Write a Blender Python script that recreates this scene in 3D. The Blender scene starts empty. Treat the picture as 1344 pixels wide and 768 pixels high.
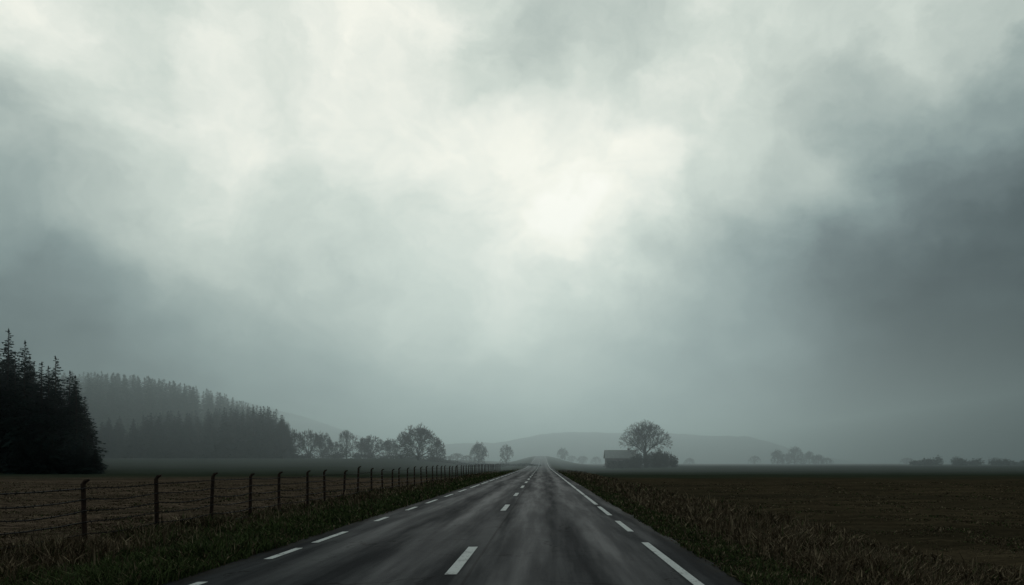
import bpy, math, random
import numpy as np
from mathutils import Vector, noise as mnoise

F=1045.0; VX=712.0; HY=607.0; CH=1.6
def PX(px,Y): return (px-VX)/F*Y
def PZ(py,Y): return CH+(HY-py)/F*Y
scene=bpy.context.scene
col=scene.collection
rng=np.random.default_rng(7)
random.seed(7)

# ---------------------------------------------------------------- helpers
def sstep(a,b,x):
    t=np.clip((np.asarray(x,float)-a)/(b-a),0,1); return t*t*(3-2*t)
XC=-1.15; HALF=3.85
def roadz(Y):
    return 7.2*sstep(180,720,Y)-9.0*sstep(740,1100,Y)
def wav(X,Y):
    return (np.sin(X*0.31+Y*0.17)+np.sin(X*0.13-Y*0.23+1.3)+np.sin(X*0.71+Y*0.53+2.1)*0.4)*0.5
def H(X,Y):
    X=np.asarray(X,float); Y=np.asarray(Y,float)
    d=np.abs(X-XC)
    z=-0.36*sstep(HALF+0.2,HALF+4.0,d)-0.035
    z=z+wav(X,Y)*0.05*sstep(HALF+0.5,HALF+5,d)
    z=z+roadz(Y)*np.exp(-(np.maximum(d-5,0)/16.0)**2)
    z=z+3.3*sstep(110,260,Y)*sstep(-16,-48,X)
    z=z+0.7*sstep(140,260,Y)*sstep(14,50,X)
    return z
def mesh_obj(name,verts,faces,mat=None,parent=None,smooth=False,link=True):
    me=bpy.data.meshes.new(name)
    me.from_pydata([tuple(v) for v in verts],[],[tuple(f) for f in faces])
    if mat: me.materials.append(mat)
    if smooth:
        me.polygons.foreach_set('use_smooth',[True]*len(me.polygons))
    me.update()
    ob=bpy.data.objects.new(name,me)
    if link: col.objects.link(ob)
    if parent: ob.parent=parent
    return ob
def tri_mesh(name,V,mats,matidx=None,link=True,parent=None):
    """V: (n,3,3) independent triangles"""
    n=len(V); me=bpy.data.meshes.new(name)
    me.vertices.add(n*3); me.vertices.foreach_set('co',V.reshape(-1).astype(np.float32))
    me.loops.add(n*3); me.loops.foreach_set('vertex_index',np.arange(n*3,dtype=np.int32))
    me.polygons.add(n); me.polygons.foreach_set('loop_start',np.arange(0,n*3,3,dtype=np.int32))
    for m in mats: me.materials.append(m)
    if matidx is not None: me.polygons.foreach_set('material_index',matidx.astype(np.int32))
    me.update(calc_edges=True); me.validate()
    ob=bpy.data.objects.new(name,me)
    if link: col.objects.link(ob)
    if parent: ob.parent=parent
    return ob
def empty(name,loc=(0,0,0)):
    e=bpy.data.objects.new(name,None); e.location=loc; e.empty_display_size=0.5
    col.objects.link(e); return e

class NT:
    def __init__(s,tree): s.t=tree
    def n(s,typ,**kw):
        nd=s.t.nodes.new(typ)
        for k,v in kw.items(): setattr(nd,k,v)
        return nd
    def l(s,a,b): s.t.links.new(a,b)
    def setin(s,sock,v):
        if isinstance(v,bpy.types.NodeSocket): s.l(v,sock)
        else: sock.default_value=v
    def math(s,op,a,b=0.0,c=0.0,clamp=False):
        nd=s.n('ShaderNodeMath',operation=op,use_clamp=clamp)
        s.setin(nd.inputs[0],a); s.setin(nd.inputs[1],b)
        if op in('MULTIPLY_ADD',): s.setin(nd.inputs[2],c)
        return nd.outputs[0]
    def vmath(s,op,a,b=(0,0,0)):
        nd=s.n('ShaderNodeVectorMath',operation=op)
        s.setin(nd.inputs[0],a); s.setin(nd.inputs[1],b)
        return nd.outputs[0]
    def mr(s,v,a,b,c=0.0,d=1.0,smooth=True):
        nd=s.n('ShaderNodeMapRange',interpolation_type='SMOOTHSTEP' if smooth else 'LINEAR')
        s.setin(nd.inputs[0],v)
        for i,x in enumerate((a,b,c,d)): s.setin(nd.inputs[i+1],x)
        return nd.outputs[0]
    def noise(s,vec,scale,detail=4,rough=0.55,color=False,dist=0.0):
        nd=s.n('ShaderNodeTexNoise'); s.l(vec,nd.inputs['Vector'])
        nd.inputs['Scale'].default_value=scale; nd.inputs['Detail'].default_value=detail
        nd.inputs['Roughness'].default_value=rough; nd.inputs['Distortion'].default_value=dist
        return nd.outputs['Color' if color else 'Fac']
    def mix(s,f,a,b):
        nd=s.n('ShaderNodeMix',data_type='RGBA')
        s.setin(nd.inputs[0],f); s.setin(nd.inputs[6],a); s.setin(nd.inputs[7],b)
        return nd.outputs[2]
def newmat(name):
    m=bpy.data.materials.new(name); m.use_nodes=True
    nt=NT(m.node_tree); b=m.node_tree.nodes['Principled BSDF']
    return m,nt,b
def C(r,g,b): return (r,g,b,1.0)
def pos(nt): return nt.n('ShaderNodeNewGeometry').outputs['Position']
def bump(nt,b,h,strength=0.5,dist=0.05):
    nd=nt.n('ShaderNodeBump'); nd.inputs['Strength'].default_value=strength
    nd.inputs['Distance'].default_value=dist; nt.l(h,nd.inputs['Height']); nt.l(nd.outputs[0],b.inputs['Normal'])

# ---------------------------------------------------------------- materials
def simple_mat(name,c1,c2,scale=3,rough=0.9,spec=0.1,rand=True):
    m,nt,b=newmat(name)
    p=pos(nt); f=nt.noise(p,scale,3,0.6)
    if rand:
        r=nt.n('ShaderNodeNewGeometry').outputs['Random Per Island']
        f=nt.math('ADD',nt.math('MULTIPLY',r,0.5),nt.math('MULTIPLY',f,0.5))
    f=nt.mr(f,0.25,0.75)
    nt.l(nt.mix(f,C(*c1),C(*c2)),b.inputs['Base Color'])
    b.inputs['Roughness'].default_value=rough; b.inputs['Specular IOR Level'].default_value=spec
    return m
m_needle=simple_mat('conifer_needles',(0.012,0.022,0.020),(0.034,0.050,0.042),0.6,spec=0.03)
m_bark=simple_mat('bark',(0.03,0.027,0.024),(0.06,0.055,0.048),4,rand=False)
m_twig=simple_mat('twigs',(0.028,0.03,0.024),(0.055,0.055,0.045),0.5,spec=0.03)
m_hedge=simple_mat('hedge_leaves',(0.018,0.024,0.016),(0.045,0.05,0.033),0.6,spec=0.03)
m_green=simple_mat('grass_green',(0.027,0.038,0.014),(0.088,0.108,0.038),1.2,spec=0.03)
m_dry=simple_mat('grass_dry',(0.12,0.086,0.055),(0.34,0.25,0.16),1.2,spec=0.03)
m_brown=simple_mat('grass_brown',(0.05,0.036,0.022),(0.13,0.09,0.055),1.2,spec=0.03)
m_post=simple_mat('rusty_post',(0.022,0.015,0.012),(0.065,0.038,0.027),14,0.85,rand=False)
m_wire=simple_mat('wire',(0.008,0.006,0.005),(0.02,0.014,0.011),5,0.7,rand=False)

# ground
m_ground,nt,b=newmat('ground_soil')
p=pos(nt); sx=nt.n('ShaderNodeSeparateXYZ'); nt.l(p,sx.inputs[0]); X,Y=sx.outputs[0],sx.outputs[1]
d=nt.math('ABSOLUTE',nt.math('SUBTRACT',X,XC))
st=nt.vmath('MULTIPLY',p,(0.25,1.3,1.0))
n_big=nt.noise(p,0.05,4,0.6); n_mid=nt.noise(st,0.5,6,0.62); n_fine=nt.noise(p,6,6,0.7); n_row=nt.noise(st,2.2,5,0.65)
left=nt.mix(nt.mr(n_mid,0.3,0.7),C(0.048,0.034,0.025),C(0.115,0.080,0.056))
left=nt.mix(nt.mr(n_row,0.42,0.72),left,C(0.19,0.135,0.097))
right=nt.mix(nt.mr(n_mid,0.3,0.7),C(0.034,0.027,0.016),C(0.082,0.060,0.036))
right=nt.mix(nt.mr(n_row,0.5,0.8),right,C(0.115,0.086,0.052))
side=nt.mr(X,-3,3)
field=nt.mix(side,left,right)
field=nt.mix(nt.math('MULTIPLY',nt.mr(nt.noise(nt.vmath('MULTIPLY',p,(0.4,1,1)),0.12,4,0.6),0.45,0.65),0.5),field,C(0.034,0.029,0.019))
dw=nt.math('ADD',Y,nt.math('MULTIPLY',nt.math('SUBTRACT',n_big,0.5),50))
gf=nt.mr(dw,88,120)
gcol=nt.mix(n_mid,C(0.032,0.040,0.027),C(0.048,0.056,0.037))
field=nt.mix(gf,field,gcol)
mistf=nt.mr(dw,130,200)
field=nt.mix(mistf,field,C(0.065,0.072,0.058))  # far field paled to grey: misty band painted into the ground colour
verge=nt.mix(nt.mr(n_mid,0.3,0.7),C(0.016,0.021,0.009),C(0.045,0.05,0.021))
vf=nt.mr(nt.math('ADD',d,nt.math('MULTIPLY',nt.math('SUBTRACT',nt.noise(p,0.7,5,0.6),0.5),4)),7.2,9.0)
colr=nt.mix(vf,verge,field)
gr=nt.mix(n_fine,C(0.015,0.013,0.011),C(0.06,0.052,0.045))
sf=nt.mr(nt.math('ADD',d,nt.math('MULTIPLY',nt.math('SUBTRACT',nt.noise(p,2.2,5,0.6),0.5),0.9)),4.1,4.6)
colr=nt.mix(sf,gr,colr)
colr=nt.mix(nt.math('MULTIPLY',nt.mr(n_fine,0.55,0.35),0.5),colr,C(0.014,0.011,0.008))
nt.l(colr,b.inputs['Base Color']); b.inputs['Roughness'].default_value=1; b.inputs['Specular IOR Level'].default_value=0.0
bump(nt,b,nt.math('ADD',n_fine,nt.math('MULTIPLY',n_row,1.5)),0.8,0.12)

# asphalt
m_road,nt,b=newmat('asphalt')
p=pos(nt); sx=nt.n('ShaderNodeSeparateXYZ'); nt.l(p,sx.inputs[0]); X,Y=sx.outputs[0],sx.outputs[1]
stx=nt.vmath('MULTIPLY',p,(1.0,0.05,1.0)); st2=nt.vmath('MULTIPLY',p,(1.0,0.5,1.0))
streak=nt.noise(stx,1.9,7,0.62); blot=nt.noise(st2,0.9,7,0.65); fine=nt.noise(p,60,4,0.7); agg=nt.noise(p,14,5,0.7)
def track(x0,w=0.34):
    dd=nt.math('ABSOLUTE',nt.math('SUBTRACT',nt.math('ADD',X,nt.math('MULTIPLY',nt.math('SUBTRACT',streak,0.5),0.25)),x0))
    return nt.mr(dd,w*1.8,w*0.2)
tr=None
for x0 in (-3.75,-2.15,-0.35,1.25):
    t=track(x0); tr=t if tr is None else nt.math('MAXIMUM',tr,t)
base=nt.mix(nt.mr(streak,0.35,0.65),C(0.015,0.016,0.018),C(0.032,0.034,0.036))
base=nt.mix(nt.math('MULTIPLY',nt.mr(blot,0.42,0.66),0.5),base,C(0.011,0.012,0.014))
base=nt.mix(nt.math('MULTIPLY',tr,0.35),base,C(0.040,0.042,0.044))
base=nt.mix(nt.math('MULTIPLY',nt.mr(fine,0.5,0.8),0.5),base,C(0.08,0.08,0.08))
vor=nt.n('ShaderNodeTexVoronoi',feature='DISTANCE_TO_EDGE'); vor.inputs['Scale'].default_value=0.35
wp=nt.vmath('ADD',p,nt.vmath('MULTIPLY',nt.noise(p,1.5,5,0.6,color=True),(1.2,1.2,0)))
nt.l(wp,vor.inputs['Vector'])
crack=nt.math('MULTIPLY',nt.mr(vor.outputs['Distance'],0.012,0.003),nt.mr(nt.noise(p,0.25,2),0.45,0.55))
base=nt.mix(nt.math('MULTIPLY',crack,0.85),base,C(0.006,0.006,0.006))
seam=nt.math('MULTIPLY',nt.mr(nt.math('ABSOLUTE',nt.math('ADD',nt.math('SUBTRACT',X,-1.02),nt.math('MULTIPLY',nt.math('SUBTRACT',streak,0.5),0.15))),0.03,0.012),0.7)
base=nt.mix(seam,base,C(0.007,0.007,0.007))
edge=nt.mr(nt.math('ABSOLUTE',nt.math('SUBTRACT',X,XC)),3.4,3.85)
base=nt.mix(nt.math('MULTIPLY',edge,nt.mr(nt.noise(p,3,5),0.3,0.6)),base,C(0.022,0.019,0.015))
nt.l(base,b.inputs['Base Color'])
rg=nt.math('SUBTRACT',nt.mr(streak,0.35,0.65,0.66,0.56),nt.math('MULTIPLY',tr,0.06))
nt.l(rg,b.inputs['Roughness'])
nt.l(nt.math('ADD',nt.mr(streak,0.35,0.65,0.002,0.004),nt.math('MULTIPLY',tr,0.0025)),b.inputs['Specular IOR Level'])
bump(nt,b,nt.math('ADD',nt.math('MULTIPLY',fine,0.5),agg),0.4,0.01)

# paint
m_paint,nt,b=newmat('road_paint')
p=pos(nt)
wear=nt.math('ADD',nt.math('MULTIPLY',nt.noise(p,26,6,0.75),0.6),nt.math('MULTIPLY',nt.noise(p,2.5,4,0.6),0.4))
cp=nt.mix(nt.noise(p,5,4),C(0.42,0.42,0.40),C(0.68,0.68,0.66))
nt.l(nt.mix(nt.mr(wear,0.51,0.64),cp,C(0.07,0.07,0.07)),b.inputs['Base Color']); b.inputs['Roughness'].default_value=0.7
b.inputs['Specular IOR Level'].default_value=0.03

# hill
m_hill,nt,b=newmat('hill_woodland')
p=pos(nt)
nt.l(nt.mix(nt.mr(nt.noise(p,0.012,5,0.6),0.4,0.6),C(0.015,0.024,0.02),C(0.04,0.048,0.034)),b.inputs['Base Color'])
b.inputs['Roughness'].default_value=1; b.inputs['Specular IOR Level'].default_value=0

# ---------------------------------------------------------------- terrain
def graded(lim,dense,step,g=1.09):
    a=list(np.arange(0,dense,step)); s=step
    while a[-1]<lim: s*=g; a.append(a[-1]+s)
    return np.array(a)
xr=graded(6000,26,0.4); xs=np.concatenate([-xr[::-1][:-1],xr])+XC
yp=graded(7500,110,0.8,1.045); yn=graded(400,10,1.0,1.2)
ys=np.concatenate([-yn[::-1][:-1],yp])
GX,GY=np.meshgrid(xs,ys); GZ=H(GX,GY)
jit=rng.normal(0,1,GX.shape)*0.02; dd=np.abs(GX-XC)
GZ=GZ+jit*sstep(4.5,6,dd)
V=np.stack([GX,GY,GZ],-1).reshape(-1,3); nx=len(xs); ny=len(ys)
idx=np.arange(nx*ny).reshape(ny,nx)
Fs=np.stack([idx[:-1,:-1],idx[:-1,1:],idx[1:,1:],idx[1:,:-1]],-1).reshape(-1,4)
mesh_obj('ground',V.tolist(),Fs.tolist(),m_ground,smooth=True)

# road
ysr=np.concatenate([np.arange(-30,200,1.0),np.arange(200,1000,5.0)])
prof=[(-HALF-0.12,-0.08),(-HALF,-0.002),(-2.0,0.03),(0,0.05),(2.0,0.03),(HALF,-0.002),(HALF+0.12,-0.08)]
rv=[];rf=[]
for i,y in enumerate(ysr):
    z0=float(roadz(y))
    for k,(x,z) in enumerate(prof):
        jx=0
        if k in(0,1,5,6): jx=0.09*mnoise.fractal(Vector((y*0.45,k//4*9.1,0)),1.0,2.0,3)
        rv.append((XC+x+jx,y,z0+z))
n=len(prof)
for i in range(len(ysr)-1):
    for k in range(n-1): rf.append((i*n+k,i*n+k+1,(i+1)*n+k+1,(i+1)*n+k))
road=mesh_obj('road',rv,rf,m_road)
def crown(x):
    return float(np.interp(x-XC,[q[0] for q in prof],[q[1] for q in prof]))
mv=[];mf=[]
def mark(x,w,y0,y1):
    a=len(mv)
    br=sorted(set([y0,y1]+[float(v) for v in ysr if y0<v<y1]))
    for y in br:
        z0=float(np.interp(y,ysr,roadz(ysr)))
        for xx in (x-w/2,x+w/2): mv.append((xx,y,z0+crown(xx)+0.005))
    for i in range(len(br)-1):
        q=a+2*i; mf.append((q,q+1,q+3,q+2))
cl=-1.27
for y0 in [-3,11.0,25.6,36.8]: mark(cl,0.17,y0,y0+3.6)
y=48.5
while y<700: mark(cl,0.17,y,y+4.5); y+=11.5
L=-4.52
for a,b_ in [(6,7.5),(9.2,10.6),(13.1,14.8),(15.8,18.3),(21.6,23.2),(26.5,28.5),(31,34),(37,40),(43,47)]: mark(L,0.14,a,b_)
y=50
while y<650: mark(L,0.14,y,y+7); y+=9
R=2.03
for a,b_ in [(4,15.8),(18.3,21.6),(23.9,28.6)]: mark(R,0.14,a,b_)
y=30
while y<650: mark(R,0.14,y,y+8.4); y+=9
mesh_obj('road_markings',mv,mf,m_paint)

# ---------------------------------------------------------------- hills
def hill(name,Y0,prof,dep,amp,seed):
    pxs=[a for a,_ in prof]; pys=[c for _,c in prof]
    xs=np.linspace(PX(pxs[0],Y0),PX(pxs[-1],Y0),420)
    us=np.linspace(-1,1,31); vs=[];fs=[]
    for j,u in enumerate(us):
        for i,x in enumerate(xs):
            px=VX+x/Y0*F
            hz=PZ(np.interp(px,pxs,pys),Y0)
            bl=math.cos(u*math.pi/2)**1.3 if abs(u)<1 else 0
            nn=mnoise.fractal(Vector((x*0.004,u*1.5,seed)),1.0,2.0,4)*amp+mnoise.fractal(Vector((x*0.07,u*9,seed)),1.0,2.0,3)*amp*0.3
            vs.append((x,Y0+u*dep,-6+(hz+6+nn*max(0.1,min(1,hz/30)))*bl))
    n=len(xs)
    for j in range(len(us)-1):
        for i in range(n-1): fs.append((j*n+i,j*n+i+1,(j+1)*n+i+1,(j+1)*n+i))
    return mesh_obj(name,vs,fs,m_hill,smooth=True)
hill('hill',1150,[(330,604),(450,592),(560,585),(600,583),(650,582),(680,577),(705,571),(740,567),(780,567),(820,569),(870,569),(930,573),(975,573),(1005,580),(1040,592),(1080,601),(1150,610)],220,3.5,1.7)
hill('hill',1200,[(-300,570),(0,545),(150,530),(280,520),(320,527),(370,538),(400,546),(440,560),(480,576),(520,588),(570,600),(620,612)],300,4,5.2)

# ---------------------------------------------------------------- conifers
def conifer(seed,Ht=22.0):
    r=np.random.default_rng(seed); T=[]; M=[]
    sides=6; tv=[(0.30,0),(0.2,Ht*0.4),(0.02,Ht)]
    for (r0,z0),(r1,z1) in zip(tv[:-1],tv[1:]):
        for k in range(sides):
            a0=2*math.pi*k/sides;a1=2*math.pi*(k+1)/sides
            A=(r0*math.cos(a0),r0*math.sin(a0),z0);B=(r0*math.cos(a1),r0*math.sin(a1),z0)
            Cc=(r1*math.cos(a1),r1*math.sin(a1),z1);D=(r1*math.cos(a0),r1*math.sin(a0),z1)
            T+= [(A,B,Cc),(A,Cc,D)]; M+=[1,1]
    Rm=Ht*(0.15+0.03*r.random()); lean=r.normal(0,0.01,2)
    NB=620
    ph=r.random()*6
    for i in range(NB):
        q=(i+r.random())/NB; f=(1-q)**0.62
        z=Ht*(1-f*0.95)
        f=1-z/Ht
        a=r.random()*6.283
        lump=0.85+0.22*math.sin(a*2+ph+z*0.5)+0.12*math.sin(z*2.3+ph)
        Lb=(Rm*(f**0.8)*lump+0.22)*(0.5+0.6*r.random())
        droop=0.15+0.4*f; rise=0.35*(1-f)
        ca,sa=math.cos(a),math.sin(a)
        def P(t,off=0,dz=0):
            return (ca*Lb*t-sa*off, sa*Lb*t+ca*off, z+Lb*(rise*t-droop*t*t)+dz)
        nsg=4 if Lb>1.2 else 2
        for s in range(nsg):
            t0=s/nsg+0.02; t1=min(1.05,t0+1.3/nsg)
            w=Lb*0.22*(1-0.7*t0)+0.10
            for sg in(-1,1):
                T.append((P(t0),P(t1,0,-0.02),P(t0+0.6/nsg+r.random()*0.1,sg*w*(0.6+0.7*r.random()),-0.1-0.35*w*r.random()))); M.append(0)
            T.append((P(t0),P(t1),P((t0+t1)/2+r.normal(0,0.06),r.normal(0,0.08),-(0.15+0.5*r.random())*(0.35+0.8*f)))); M.append(0)
    for k in range(8):
        a=k*0.8; T.append(((0,0,Ht*0.965),(0,0,Ht*1.0),(0.16*math.cos(a),0.16*math.sin(a),Ht*(0.968+0.003*(k%3))))); M.append(0)
    V=np.array(T,float); V[:,:,0]+=V[:,:,2]*lean[0]; V[:,:,1]+=V[:,:,2]*lean[1]
    return tri_mesh('conifer_src',V,[m_needle,m_bark],np.array(M),link=False).data
cons=[conifer(s) for s in (1,2,3,4,5)]
def inst(name,me,parent,x,y,z,s,sxy=1.0,rot=None):
    o=bpy.data.objects.new(name,me); o.location=(x,y,z); o.scale=(s*sxy,s*sxy,s)
    o.rotation_euler=(random.gauss(0,0.012),random.gauss(0,0.012),random.random()*6.28 if rot is None else rot)
    if parent: o.parent=parent
    col.objects.link(o); return o
def plant_conifer(par,px,Y,py,wd=1.0):
    x=PX(px,Y); z=float(H(x,Y))-0.2; h=PZ(py,Y)-z
    inst('conifer',random.choice(cons),par,x,Y,z,h/22.0,wd*random.uniform(0.85,1.2)*min(1.6,22.0/h*0.55+0.45))
f1=empty('conifer_forest')
for px,py in [(-70,440),(-48,452),(-25,438),(8,430),(31,446),(54,474),(74,467),(89,486),(101,500),(110,520),(117,545),(-8,455),(20,460),(44,466),(64,480),(-2,448),(96,492)]:
    plant_conifer(f1,px,140+random.uniform(-4,4),py,1.2)
for i in range(75):
    px=random.uniform(-260,102); Yc=random.uniform(146,175)
    plant_conifer(f1,px,Yc,np.interp(px,[-260,0,60,104],[440,456,480,510])+random.uniform(0,25),1.3)
for i in range(26):
    px=random.uniform(-200,124); plant_conifer(f1,px,random.uniform(128,138),random.uniform(572,592),1.6)
f2=empty('conifer_forest')
for i in range(230):
    px=random.uniform(50,335); Yc=random.uniform(340,430)
    plant_conifer(f2,px,Yc,np.interp(px,[60,130,200,240,300,335],[488,486,493,501,517,532])+abs(random.gauss(0,6)),1.5)
f3=empty('conifer_forest')
for i in range(130):
    px=random.uniform(100,376); Yc=random.uniform(250,300)
    plant_conifer(f3,px,Yc,np.interp(px,[110,180,240,300,340,365,378],[550,542,537,533,530,536,550])+abs(random.gauss(0,6))+(0 if random.random()<.75 else 10),1.4)

# ---------------------------------------------------------------- broadleaf (bare winter) trees
def bare_tree(seed,spread=1.0,levels=5,leafy=1.0,trunk=1.6,ths=(0.45,1.0,1.3)):
    r=np.random.default_rng(seed); T=[];M=[]
    def seg(p0,p1,r0,r1,n=4):
        d=p1-p0; L=np.linalg.norm(d); d=d/L
        u=np.cross(d,[0.3,0.9,0.1]); u/=np.linalg.norm(u); v=np.cross(d,u)
        for k in range(n):
            a0=2*math.pi*k/n;a1=2*math.pi*(k+1)/n
            e0=u*math.cos(a0)+v*math.sin(a0);e1=u*math.cos(a1)+v*math.sin(a1)
            T.append((p0+e0*r0,p0+e1*r0,p1+e1*r1));T.append((p0+e0*r0,p1+e1*r1,p1+e0*r1)); M.extend([1,1])
    def grow(p,d,L,rad,lv):
        mid=p+d*L*0.5+r.normal(0,0.05,3)*L; d2=d+r.normal(0,0.12,3)+np.array([0,0,0.05]); d2/=np.linalg.norm(d2)
        end=mid+d2*L*0.5
        n=6 if lv<2 else 3
        seg(p,mid,rad,rad*0.85,n); seg(mid,end,rad*0.85,rad*0.65,n)
        if lv>=levels:
            for k in range(int(9*leafy)):
                q=mid+(end-mid)*r.random(); dd=d2+r.normal(0,0.7,3); dd/=np.linalg.norm(dd)
                l=0.35+0.5*r.random(); w=np.cross(dd,r.normal(0,1,3)); w=w/np.linalg.norm(w)*0.032
                T.append((q-w,q+w,q+dd*l)); M.append(0)
            return
        nc=3 if r.random()<0.75 else 4
        base=r.random()*6.28
        for k in range(nc):
            a=base+6.283*k/nc+r.normal(0,0.3); th=(0.38+0.38*r.random())*spread
            u=np.cross(d2,[0.2,0.1,0.95])
            if np.linalg.norm(u)<0.1: u=np.cross(d2,[1,0,0])
            u/=np.linalg.norm(u); v=np.cross(d2,u)
            nd=d2*math.cos(th)+(u*math.cos(a)+v*math.sin(a))*math.sin(th)+np.array([0,0,0.03]); nd/=np.linalg.norm(nd)
            grow(end,nd,L*(0.66+0.2*r.random()),rad*0.58,lv+1)
        if lv>=1 and r.random()<0.7:
            nd=d+r.normal(0,0.6,3); nd/=np.linalg.norm(nd); grow(mid,nd,L*0.6,rad*0.4,min(levels,lv+2))
    p0=np.array([0,0,0.0]); p1=np.array([0.1,0.05,trunk])
    seg(p0,p0+(p1-p0)*0.2,0.6,0.42,8); seg(p0+(p1-p0)*0.2,p1,0.42,0.36,8)
    nm=7
    for k in range(nm):
        a=6.283*k/nm+r.normal(0,0.2); th=(ths[k%3]+r.normal(0,.08))*min(spread,1.05)
        d=np.array([math.cos(a)*math.sin(th),math.sin(a)*math.sin(th),math.cos(th)])
        grow(p1-np.array([0,0,0.3*r.random()]),d,(3.0 if k%3<2 else 2.3)+0.4*r.random(),0.2,1)
    grow(p1,np.array([0.03,0,1.0]),3.0,0.24,1)
    V=np.array(T,float)
    h=V[:,:,2].max(); w=max(np.ptp(V[:,:,0]),np.ptp(V[:,:,1]))
    V[:,:,2]/=h; V[:,:,:2]/=w
    V[:,:,2]=np.maximum(V[:,:,2],0)
    return tri_mesh('tree_src',V,[m_twig,m_bark],np.array(M),link=False).data
bt=[bare_tree(21,0.95,5,0.9,4.6,(0.4,0.85,1.05)),bare_tree(12,1.1,4,4,1.2),bare_tree(13,0.85,4,3,1.6),bare_tree(14,1.0,5,1.8,1.2)]
def tree(px,Y,top,wpx,k,name='bare_tree',rot=None,parent=None):
    x=PX(px,Y); z=float(H(x,Y))-0.1; h=PZ(top,Y)-z; w=wpx/F*Y
    o=bpy.data.objects.new(name,bt[k]); o.location=(x,Y,z); o.scale=(w,w,h); o.rotation_euler=(0,0,random.random()*6.28 if rot is None else rot)
    if parent: o.parent=parent
    col.objects.link(o); return o
tree(549,250,553,68,3)
tree(847,250,549,68,0)
tree(405,265,561,38,1); tree(423,272,564,32,3); tree(384,250,560,36,1); tree(371,246,548,30,2)
tree(455,280,563,30,2); tree(487,272,569,46,1); tree(512,278,573,32,3); tree(478,285,576,30,3)
tree(628,330,577,26,3); tree(664,360,581,22,1); tree(574,266,573,26,1); tree(440,285,578,30,1)
tree(738,520,586,17,3)
dt=empty('distant_trees')
for px,top,w,Yd in [(1020,588,24,520),(1043,584,28,540),(1062,590,20,560),(1074,595,20,540),(990,597,18,600),(765,597,18,600),(782,598,18,620),(750,597,16,620),(1035,594,40,560),(600,594,24,420),(612,597,20,430),(590,598,20,430),(905,600,18,600),(1085,600,18,560),(1190,600,20,600),(1212,602,24,620)]:
    tree(px,Yd,top,w,random.choice([1,3]),'tree',parent=dt)

def scrub(name,blobs,mat,size,count):
    T=[]
    for (cx,cy,cz,rx,ry,rz) in blobs:
        n=int(count)
        v=rng.normal(0,1,(n,3)); v/=np.linalg.norm(v,axis=1)[:,None]
        rad=rng.random(n)**0.35
        lump=1+0.22*np.sin(v[:,0]*7+cx)*np.cos(v[:,2]*6+cy)+rng.normal(0,0.08,n)
        P=v*(rad*lump)[:,None]*np.array([rx,ry,rz])+np.array([cx,cy,cz])
        P=P[P[:,2]>cz-rz*0.8]
        n=len(P); a=rng.normal(0,1,(n,3,3))*size
        T.append(P[:,None,:]+a)
    return tri_mesh(name,np.concatenate(T),[mat])
bl=[]
for i in range(54):
    px=random.uniform(800,886); Yh=random.uniform(236,245); x=PX(px,Yh); g=float(H(x,Yh))
    top=np.interp(px,[800,822,832,840,852,862,874,884,890],[606,605,600,592,595,590,593,597,603])+random.uniform(-1.5,3)
    hh=max(0.8,PZ(top,Yh)-g)
    bl.append((x,Yh,g+hh*0.45,random.uniform(0.9,1.7),1.5,hh*0.55))
scrub('hedge',bl,m_hedge,0.16,380)
bl=[]
for i in range(60):
    px=random.uniform(1200,1460); Yh=random.uniform(330,350); x=PX(px,Yh); g=float(H(x,Yh))
    top=np.interp(px,[1180,1210,1225,1260,1300,1330,1420],[605,606,600,602,602,606,600])+random.uniform(-2.5,2.5)
    hh=max(1.0,PZ(top,Yh)-g)
    bl.append((x,Yh,g+hh*0.4,random.uniform(1.5,3.5),2,hh*0.6))
scrub('bush_row',bl,m_hedge,0.25,260)
bl=[]
for i in range(60):
    px=random.uniform(360,700); Yh=random.uniform(262,300); x=PX(px,Yh); g=float(H(x,Yh))
    hh=random.uniform(0.8,2.4) if px<590 else random.uniform(0.5,1.2)
    bl.append((x,Yh,g+hh*0.4,random.uniform(1.5,4),2,hh*0.6))
scrub('bush_row',bl,m_hedge,0.2,200)

# ---------------------------------------------------------------- barn
barn=empty('barn')
m_wall=simple_mat('barn_wall',(0.10,0.088,0.075),(0.16,0.14,0.12),2,rand=False)
m_roof=simple_mat('barn_roof',(0.28,0.27,0.26),(0.45,0.43,0.41),3,0.6,rand=False)
m_dark=simple_mat('dark_opening',(0.006,0.006,0.006),(0.012,0.012,0.012),2,rand=False)
def box(name,x0,x1,y0,y1,z0,z1,mat,parent):
    v=[(x0,y0,z0),(x1,y0,z0),(x1,y1,z0),(x0,y1,z0),(x0,y0,z1),(x1,y0,z1),(x1,y1,z1),(x0,y1,z1)]
    f=[(0,3,2,1),(4,5,6,7),(0,1,5,4),(1,2,6,5),(2,3,7,6),(3,0,4,7)]
    return mesh_obj(name,v,f,mat,parent)
Yb=252; bx=PX(814,Yb); bz=float(H(bx,Yb)); barn.location=(bx,Yb,bz); hw=4.6; dp=3.2; wh=3.3; rh=2.2
v=[(-hw,-dp,-0.3),(hw,-dp,-0.3),(hw,dp,-0.3),(-hw,dp,-0.3),(-hw,-dp,wh),(hw,-dp,wh),(hw,dp,wh),(-hw,dp,wh),(-hw,0,wh+rh),(hw,0,wh+rh)]
f=[(0,1,5,4),(1,2,6,9,5),(2,3,7,6),(3,0,4,8,7)]
mesh_obj('walls',v,f,m_wall,barn)
o=0.45;t=0.14
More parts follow.
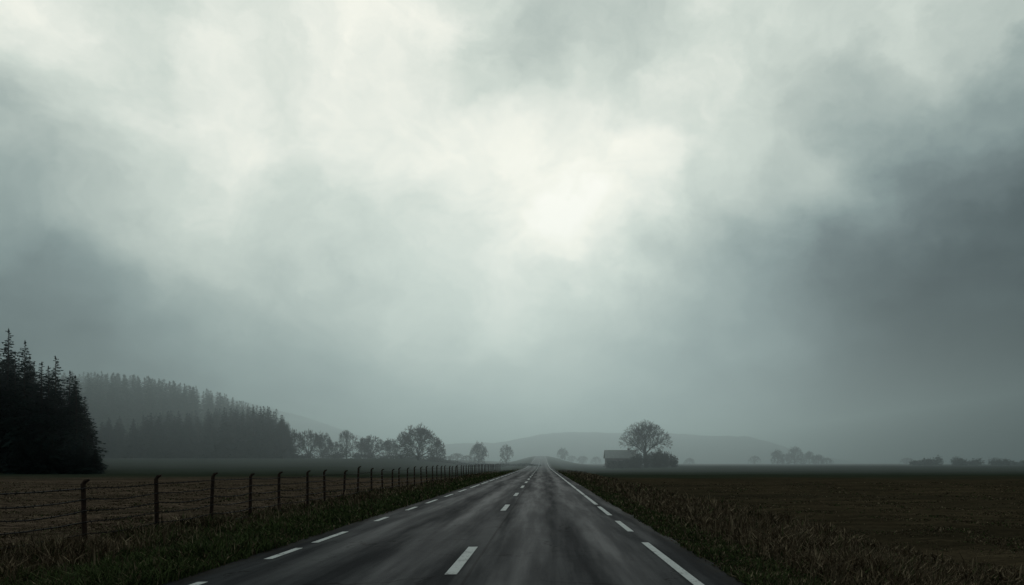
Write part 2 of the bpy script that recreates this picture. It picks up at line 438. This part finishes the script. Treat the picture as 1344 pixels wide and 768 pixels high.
for s in (-1,1):
    sl=rh/dp
    ye=s*(dp+o); ze=wh-o*sl+0.05; zr=wh+rh+0.05
    v=[(-hw-o,ye,ze),(hw+o,ye,ze),(hw+o,0,zr),(-hw-o,0,zr),(-hw-o,ye,ze+t),(hw+o,ye,ze+t),(hw+o,0,zr+t),(-hw-o,0,zr+t)]
    f=[(0,1,2,3),(4,7,6,5),(0,4,5,1),(1,5,6,2),(3,7,4,0)]
    mesh_obj('roof',v,f,m_roof,barn)
box('chimney',2.4,3.0,0.25,0.85,wh+rh*0.7,wh+rh+0.75,m_wall,barn)
box('door',-3.6,-1.6,-dp-0.06,-dp-0.004,-0.2,2.3,m_dark,barn)
for wx in (-0.4,1.4,3.2): box('window',wx-0.4,wx+0.4,-dp-0.05,-dp-0.004,1.1,2.1,m_dark,barn)

# ---------------------------------------------------------------- fence
fence=empty('wire_fence')
pv=[];pf=[]
def tube(path,rads,n=5):
    a=len(pv)
    for i,(p,r) in enumerate(zip(path,rads)):
        p=Vector(p); q=Vector(path[min(i+1,len(path)-1)])-Vector(path[max(i-1,0)]); q.normalize()
        u=q.cross(Vector((0.1,0.95,0.2))).normalized(); w=q.cross(u)
        for k in range(n):
            an=2*math.pi*k/n+0.4; pv.append(tuple(p+(u*math.cos(an)+w*math.sin(an))*r))
    for i in range(len(path)-1):
        for k in range(n):
            k2=(k+1)%n; pf.append((a+i*n+k,a+i*n+k2,a+(i+1)*n+k2,a+(i+1)*n+k))
    pf.append(tuple(a+(len(path)-1)*n+k for k in range(n)))
posts=[]; y=4.75; i=0
while y<190:
    x=-10.0+random.gauss(0,0.04); g=float(H(x,y)); h=1.62+random.gauss(0,0.04)
    if abs(y-42.8)<1.7: h+=0.15
    lx,ly=random.gauss(0,0.035),random.gauss(0,0.02)
    posts.append((x,y,g,h,lx,ly)); y+=3.22+random.gauss(0,0.09)
for (x,y,g,h,lx,ly) in posts:
    path=[(x,y,g-0.2),(x+lx*0.5,y+ly*0.5,g+h*0.5),(x+lx,y+ly,g+h-0.07),(x+lx+0.05,y+ly,g+h-0.005),(x+lx+0.14,y+ly,g+h+0.025)]
    tube(path,[0.056,0.053,0.05,0.042,0.026],6)
mesh_obj('posts',pv,pf,m_post,fence)
pv=[];pf=[]
for lvl in (0.16,0.42,0.68,0.93,1.18,1.42):
    for a,b2 in zip(posts[:-1],posts[1:]):
        if a[1]>130: continue
        sag=random.uniform(0.02,0.07)*(1 if lvl<1.4 else 0.5); path=[]
        for t in np.linspace(0,1,7):
            hh=lvl+random.gauss(0,0.004)-sag*4*t*(1-t)
            x=a[0]+a[4]*lvl/1.5+(b2[0]+b2[4]*lvl/1.5-a[0]-a[4]*lvl/1.5)*t+0.055; yy=a[1]+(b2[1]-a[1])*t
            path.append((x,yy,a[2]+(b2[2]-a[2])*t+hh))
        tube(path,[0.016]*7,4)
        if a[1]<45:
            for t in np.arange(0.05,1,0.09):
                i0=min(5,int(t*6)); P=Vector(path[i0]).lerp(Vector(path[i0+1]),t*6-i0)
                for s in(-1,1):
                    dv=Vector((random.uniform(-1,1),random.uniform(-.4,.4),random.uniform(-1,1))).normalized()*0.04
                    tube([P-dv,P+dv],[0.006,0.006],3)
mesh_obj('wires',pv,pf,m_wire,fence)

# ---------------------------------------------------------------- grass
def blades(name,n,xf,yr,hf,mats,mixf,wscale=1.0,lean=0.35,ypow=2.0):
    u=rng.random(n); y0,y1=yr
    Yp=1/(1/y0+(1/y1-1/y0)*u) if ypow==2 else y0*(y1/y0)**u
    Xp=xf(rng.random(n),Yp)
    k=n//6; ci=rng.integers(0,k,n); cx=Xp[:k];cy=Yp[:k]
    m=rng.random(n)<0.6
    s=0.09*(1+Yp/40)
    Xp=np.where(m,cx[ci]+rng.normal(0,1,n)*s,Xp); Yp=np.where(m,cy[ci]+rng.normal(0,1,n)*s,Yp)
    ok=(np.abs(Xp-XC)>HALF-0.05); Xp=Xp[ok];Yp=Yp[ok]; n=len(Xp)
    Z=H(Xp,Yp)-0.03
    patch=0.5+0.5*np.sin(Xp*1.3+np.sin(Yp*0.7)*2)*np.sin(Yp*0.9+Xp*0.4+1)
    h=hf(Xp,Yp,patch)*(0.5+0.9*rng.random(n))
    w=(0.004+0.0009*Yp)*wscale*(0.6+0.8*rng.random(n))
    a=rng.random(n)*6.283; wd=np.stack([np.cos(a),np.sin(a),0*a],-1)*w[:,None]
    la=rng.normal(0,lean,(n,2))*h[:,None]
    B=np.stack([Xp,Yp,Z],-1)
    Mp=B+np.stack([la[:,0]*0.35,la[:,1]*0.35,h*0.6],-1)
    Tp=B+np.stack([la[:,0]*1.1,la[:,1]*1.1,h*(1-0.25*np.hypot(la[:,0],la[:,1])/h)],-1)
    T=np.stack([np.stack([B-wd,B+wd,Mp+wd*0.7],1),np.stack([B-wd,Mp+wd*0.7,Mp-wd*0.7],1),np.stack([Mp-wd*0.7,Mp+wd*0.7,Tp],1)],1).reshape(-1,3,3)
    mi=np.repeat(mixf(Xp,Yp,patch),3)
    return tri_mesh(name,T,mats,mi)
def pick(p,n): return (rng.random(n)<p).astype(int)
G=[m_green,m_dry,m_brown]
def mixL(X,Y,pa):
    n=len(X); d=-5.0-X; r=rng.random(n); dryp=0.14+0.55*sstep(2.6,5.0,d+pa*1.2); o=np.zeros(n,int)
    o[r<dryp]=2; o[r<dryp*0.35]=1; return o
def mixR(X,Y,pa):
    n=len(X); d=X-2.7; r=rng.random(n); dryp=0.3+0.6*sstep(0.6,2.5,d+pa*1.4-0.5); o=np.zeros(n,int)
    o[r<dryp]=2; o[r<dryp*0.38]=1; return o
blades('grass',110000,lambda u,Y:-4.9-5.6*u**0.9,(7,170),lambda X,Y,p:0.10+0.16*p+0.16*sstep(-7,-9.5,X)*p+0.05*sstep(-5,-6,X),G,mixL)
blades('grass',110000,lambda u,Y:2.65+5.4*u**1.1,(7,170),lambda X,Y,p:0.06+0.14*p+0.22*sstep(3.6,5,X)*(0.3+p)*(1-0.6*sstep(6.5,8.2,X)),G,mixR)
def mixF(X,Y,pa):
    n=len(X); r=rng.random(n); o=np.full(n,2,int); o[r<0.2]=1; o[r>0.88]=0; return o
def mixF2(X,Y,pa):
    n=len(X); r=rng.random(n); o=np.full(n,2,int); o[r<0.12]=1; o[r>0.75]=0; return o
blades('field_stubble',60000,lambda u,Y:-10.0-(0.72*Y-6)*u,(12,80),lambda X,Y,p:0.04+0.08*p**2,G,mixF,lean=0.5,ypow=1)
blades('field_stubble',60000,lambda u,Y:7.2+(0.68*Y-4)*u,(11,80),lambda X,Y,p:0.03+0.07*p**2,G,mixF2,lean=0.5,ypow=1)
blades('dry_grass',9000,lambda u,Y:-8.4-2.6*u,(9,17),lambda X,Y,p:0.28+0.25*p,[m_dry,m_brown],lambda X,Y,p:pick(0.6,len(X)),lean=0.3,ypow=1)
blades('dry_grass',16000,lambda u,Y:3.9+3.2*u,(9,40),lambda X,Y,p:0.16+0.26*p,[m_dry,m_brown],lambda X,Y,p:pick(0.55,len(X)),lean=0.35,ypow=1)
blades('weeds',260,lambda u,Y:3.3+4.5*u,(10,60),lambda X,Y,p:0.45+0.2*p,[m_dry,m_brown],lambda X,Y,p:pick(0.6,len(X)),wscale=0.9,lean=0.15,ypow=1)
blades('weeds',260,lambda u,Y:-6-5*u,(10,60),lambda X,Y,p:0.45+0.2*p,[m_dry,m_brown],lambda X,Y,p:pick(0.6,len(X)),wscale=0.9,lean=0.15,ypow=1)

# ---------------------------------------------------------------- fog bank (real volume)
m_fog=bpy.data.materials.new('fog'); m_fog.use_nodes=True; t=m_fog.node_tree; t.nodes.clear()
o=t.nodes.new('ShaderNodeOutputMaterial'); v=t.nodes.new('ShaderNodeVolumeScatter'); va=t.nodes.new('ShaderNodeVolumeAbsorption'); ad=t.nodes.new('ShaderNodeAddShader')
v.inputs['Color'].default_value=(0.86,0.97,1.0,1); v.inputs['Density'].default_value=0.0020; v.inputs['Anisotropy'].default_value=0.68
va.inputs['Color'].default_value=(0.25,0.75,0.75,1); va.inputs['Density'].default_value=0.0006
t.links.new(v.outputs[0],ad.inputs[0]); t.links.new(va.outputs[0],ad.inputs[1]); t.links.new(ad.outputs[0],o.inputs['Volume'])
fb=box('fog_bank',-4000,420,122,6500,-30,62,m_fog,None)

# ---------------------------------------------------------------- sky
w=bpy.data.worlds.new('World'); scene.world=w; w.use_nodes=True
nt=NT(w.node_tree); w.node_tree.nodes.clear()
pxg=np.array([0,150,300,450,600,700,800,900,1000,1100,1200,1344],float)
rows={-150:[218,212,222,220,215,200,195,200,205,205,205,176],
0:[240,216,228,236,232,204,198,203,208,210,222,194],
100:[204,222,238,234,230,204,208,222,212,196,208,146],
200:[180,200,232,230,232,238,240,228,192,164,138,110],
300:[148,180,204,212,228,252,242,180,160,134,102,80],
400:[106,138,166,194,216,208,176,156,138,98,68,62],
500:[78,88,118,150,176,184,170,148,122,74,55,51],
560:[70,80,104,132,154,162,154,136,106,65,50,48],
607:[66,74,95,118,140,146,140,122,93,60,48,46]}
pyg=sorted(rows); Gd=np.array([rows[k] for k in pyg],float)
def samp(px,py):
    py=min(max(py,pyg[0]),pyg[-1]); px=min(max(px,0),1344)
    c=[np.interp(px,pxg,g) for g in Gd]; return float(np.interp(py,pyg,c))
tc=nt.n('ShaderNodeTexCoord').outputs['Generated']
c1=nt.noise(nt.vmath('MULTIPLY',tc,(1,1,1.5)),2.6,3,0.55,color=True)
c2=nt.noise(nt.vmath('MULTIPLY',tc,(1,1,1.3)),8.0,5,0.6,color=True)
wv=nt.vmath('ADD',nt.vmath('MULTIPLY',nt.vmath('SUBTRACT',c1,(.5,.5,.5)),(0.20,0.0,0.15)),nt.vmath('MULTIPLY',nt.vmath('SUBTRACT',c2,(.5,.5,.5)),(0.14,0.0,0.11)))
dv=nt.vmath('ADD',tc,wv)
sp=nt.n('ShaderNodeSeparateXYZ'); nt.l(dv,sp.inputs[0])
az=nt.math('ARCTAN2',sp.outputs[0],sp.outputs[1])
fac=nt.math('ADD',nt.math('DIVIDE',az,2*math.pi),0.5)
hyp=nt.math('SQRT',nt.math('ADD',nt.math('MULTIPLY',sp.outputs[0],sp.outputs[0]),nt.math('MULTIPLY',sp.outputs[1],sp.outputs[1])))
tE=nt.math('DIVIDE',sp.outputs[2],nt.math('MAXIMUM',hyp,0.02))
ts=[0.0,0.05,0.1,0.15,0.2,0.26,0.32,0.39,0.48,0.6]
azs=np.linspace(-0.62,0.56,22)
prev=None
for i,tt in enumerate(ts+[1.6]):
    nd=nt.n('ShaderNodeValToRGB'); cr=nd.color_ramp; cr.interpolation='B_SPLINE'
    st=[(0.0,0.46),(0.2,0.46)]
    for a in azs:
        px=VX+F*math.tan(a); py=HY-F*tt/math.cos(a)
        val=samp(px,py)/255 if tt<1 else 0.66
        st.append((a/(2*math.pi)+0.5,val))
    st+=[(0.75,0.40),(1.0,0.46)]
    while len(cr.elements)>1: cr.elements.remove(cr.elements[-1])
    cr.elements[0].position=st[0][0]; cr.elements[0].color=(st[0][1],)*3+(1,)
    for ps,vv in st[1:]:
        e=cr.elements.new(ps); e.color=(vv,vv,vv,1)
    nt.l(fac,nd.inputs[0])
    if prev is None: prev=nd.outputs[0]
    else:
        f=nt.mr(tE,ts[i-1],tt,0,1,smooth=False)
        prev=nt.mix(f,prev,nd.outputs[0])
bw=nt.n('ShaderNodeRGBToBW'); nt.l(prev,bw.inputs[0]); s=bw.outputs[0]
det=nt.noise(nt.vmath('MULTIPLY',dv,(1.0,1.0,1.7)),4.5,6,0.56,dist=0.3)
det2=nt.noise(nt.vmath('MULTIPLY',dv,(1.2,1.0,0.8)),11.0,4,0.6)
dd=nt.math('ADD',nt.math('MULTIPLY',nt.math('SUBTRACT',det,0.5),0.30),nt.math('MULTIPLY',nt.math('SUBTRACT',det2,0.5),0.12))
amp=nt.mr(tE,0.0,0.22,0.2,1.0)
s=nt.math('ADD',s,nt.math('MULTIPLY',dd,amp))
s=nt.math('ADD',s,0.0,clamp=True)
def lin(c): c=c/255; return c/12.92 if c<=0.04045 else ((c+0.055)/1.055)**2.4
cmapn=nt.n('ShaderNodeValToRGB'); cr=cmapn.color_ramp
tab=[(0.0,(0,0,0)),(0.15,(30,39,42)),(0.25,(54,65,69)),(0.35,(78,91,94)),(0.45,(103,117,119)),(0.55,(129,145,145)),(0.65,(155,170,167)),(0.75,(183,195,189)),(0.83,(206,216,208)),(0.9,(229,234,225)),(0.96,(246,247,236)),(1.0,(254,254,245))]
cr.elements[0].position=0; cr.elements[0].color=(0,0,0,1); cr.elements.remove(cr.elements[1])
for ps,c in tab[1:]:
    e=cr.elements.new(ps); e.color=(lin(c[0]),lin(c[1]),lin(c[2]),1)
nt.l(s,cmapn.inputs[0])
skyt=nt.n('ShaderNodeTexSky',sky_type='NISHITA'); skyt.sun_disc=False
skyt.sun_elevation=math.radians(18); skyt.sun_rotation=math.radians(0)
bg1=nt.n('ShaderNodeBackground'); nt.l(skyt.outputs[0],bg1.inputs[0]); bg1.inputs[1].default_value=0.05
bg2=nt.n('ShaderNodeBackground'); nt.l(cmapn.outputs[0],bg2.inputs[0]); bg2.inputs[1].default_value=1.0
mx=nt.n('ShaderNodeMixShader'); mx.inputs[0].default_value=0.996
nt.l(bg1.outputs[0],mx.inputs[1]); nt.l(bg2.outputs[0],mx.inputs[2])
wo=nt.n('ShaderNodeOutputWorld'); nt.l(mx.outputs[0],wo.inputs[0])

sd=bpy.data.lights.new('sun','SUN'); sd.energy=0.5; sd.angle=math.radians(30); sd.color=(0.97,1,0.99)
so=bpy.data.objects.new('sun',sd); so.rotation_euler=Vector((0,1,math.tan(math.radians(18)))).to_track_quat('Z','Y').to_euler(); so.location=(0,50,60)
col.objects.link(so)

cd=bpy.data.cameras.new('camera'); cam=bpy.data.objects.new('camera',cd); col.objects.link(cam)
cam.location=(0,0,CH); cam.rotation_euler=(math.radians(90),0,0)
cd.sensor_width=36; cd.lens=F/1344*36
cd.shift_x=-(VX-672)/1344; cd.shift_y=(HY-384)/1344
cd.clip_start=0.1; cd.clip_end=20000
scene.camera=cam
scene.view_settings.view_transform='Standard'; scene.view_settings.look='None'; scene.view_settings.exposure=0
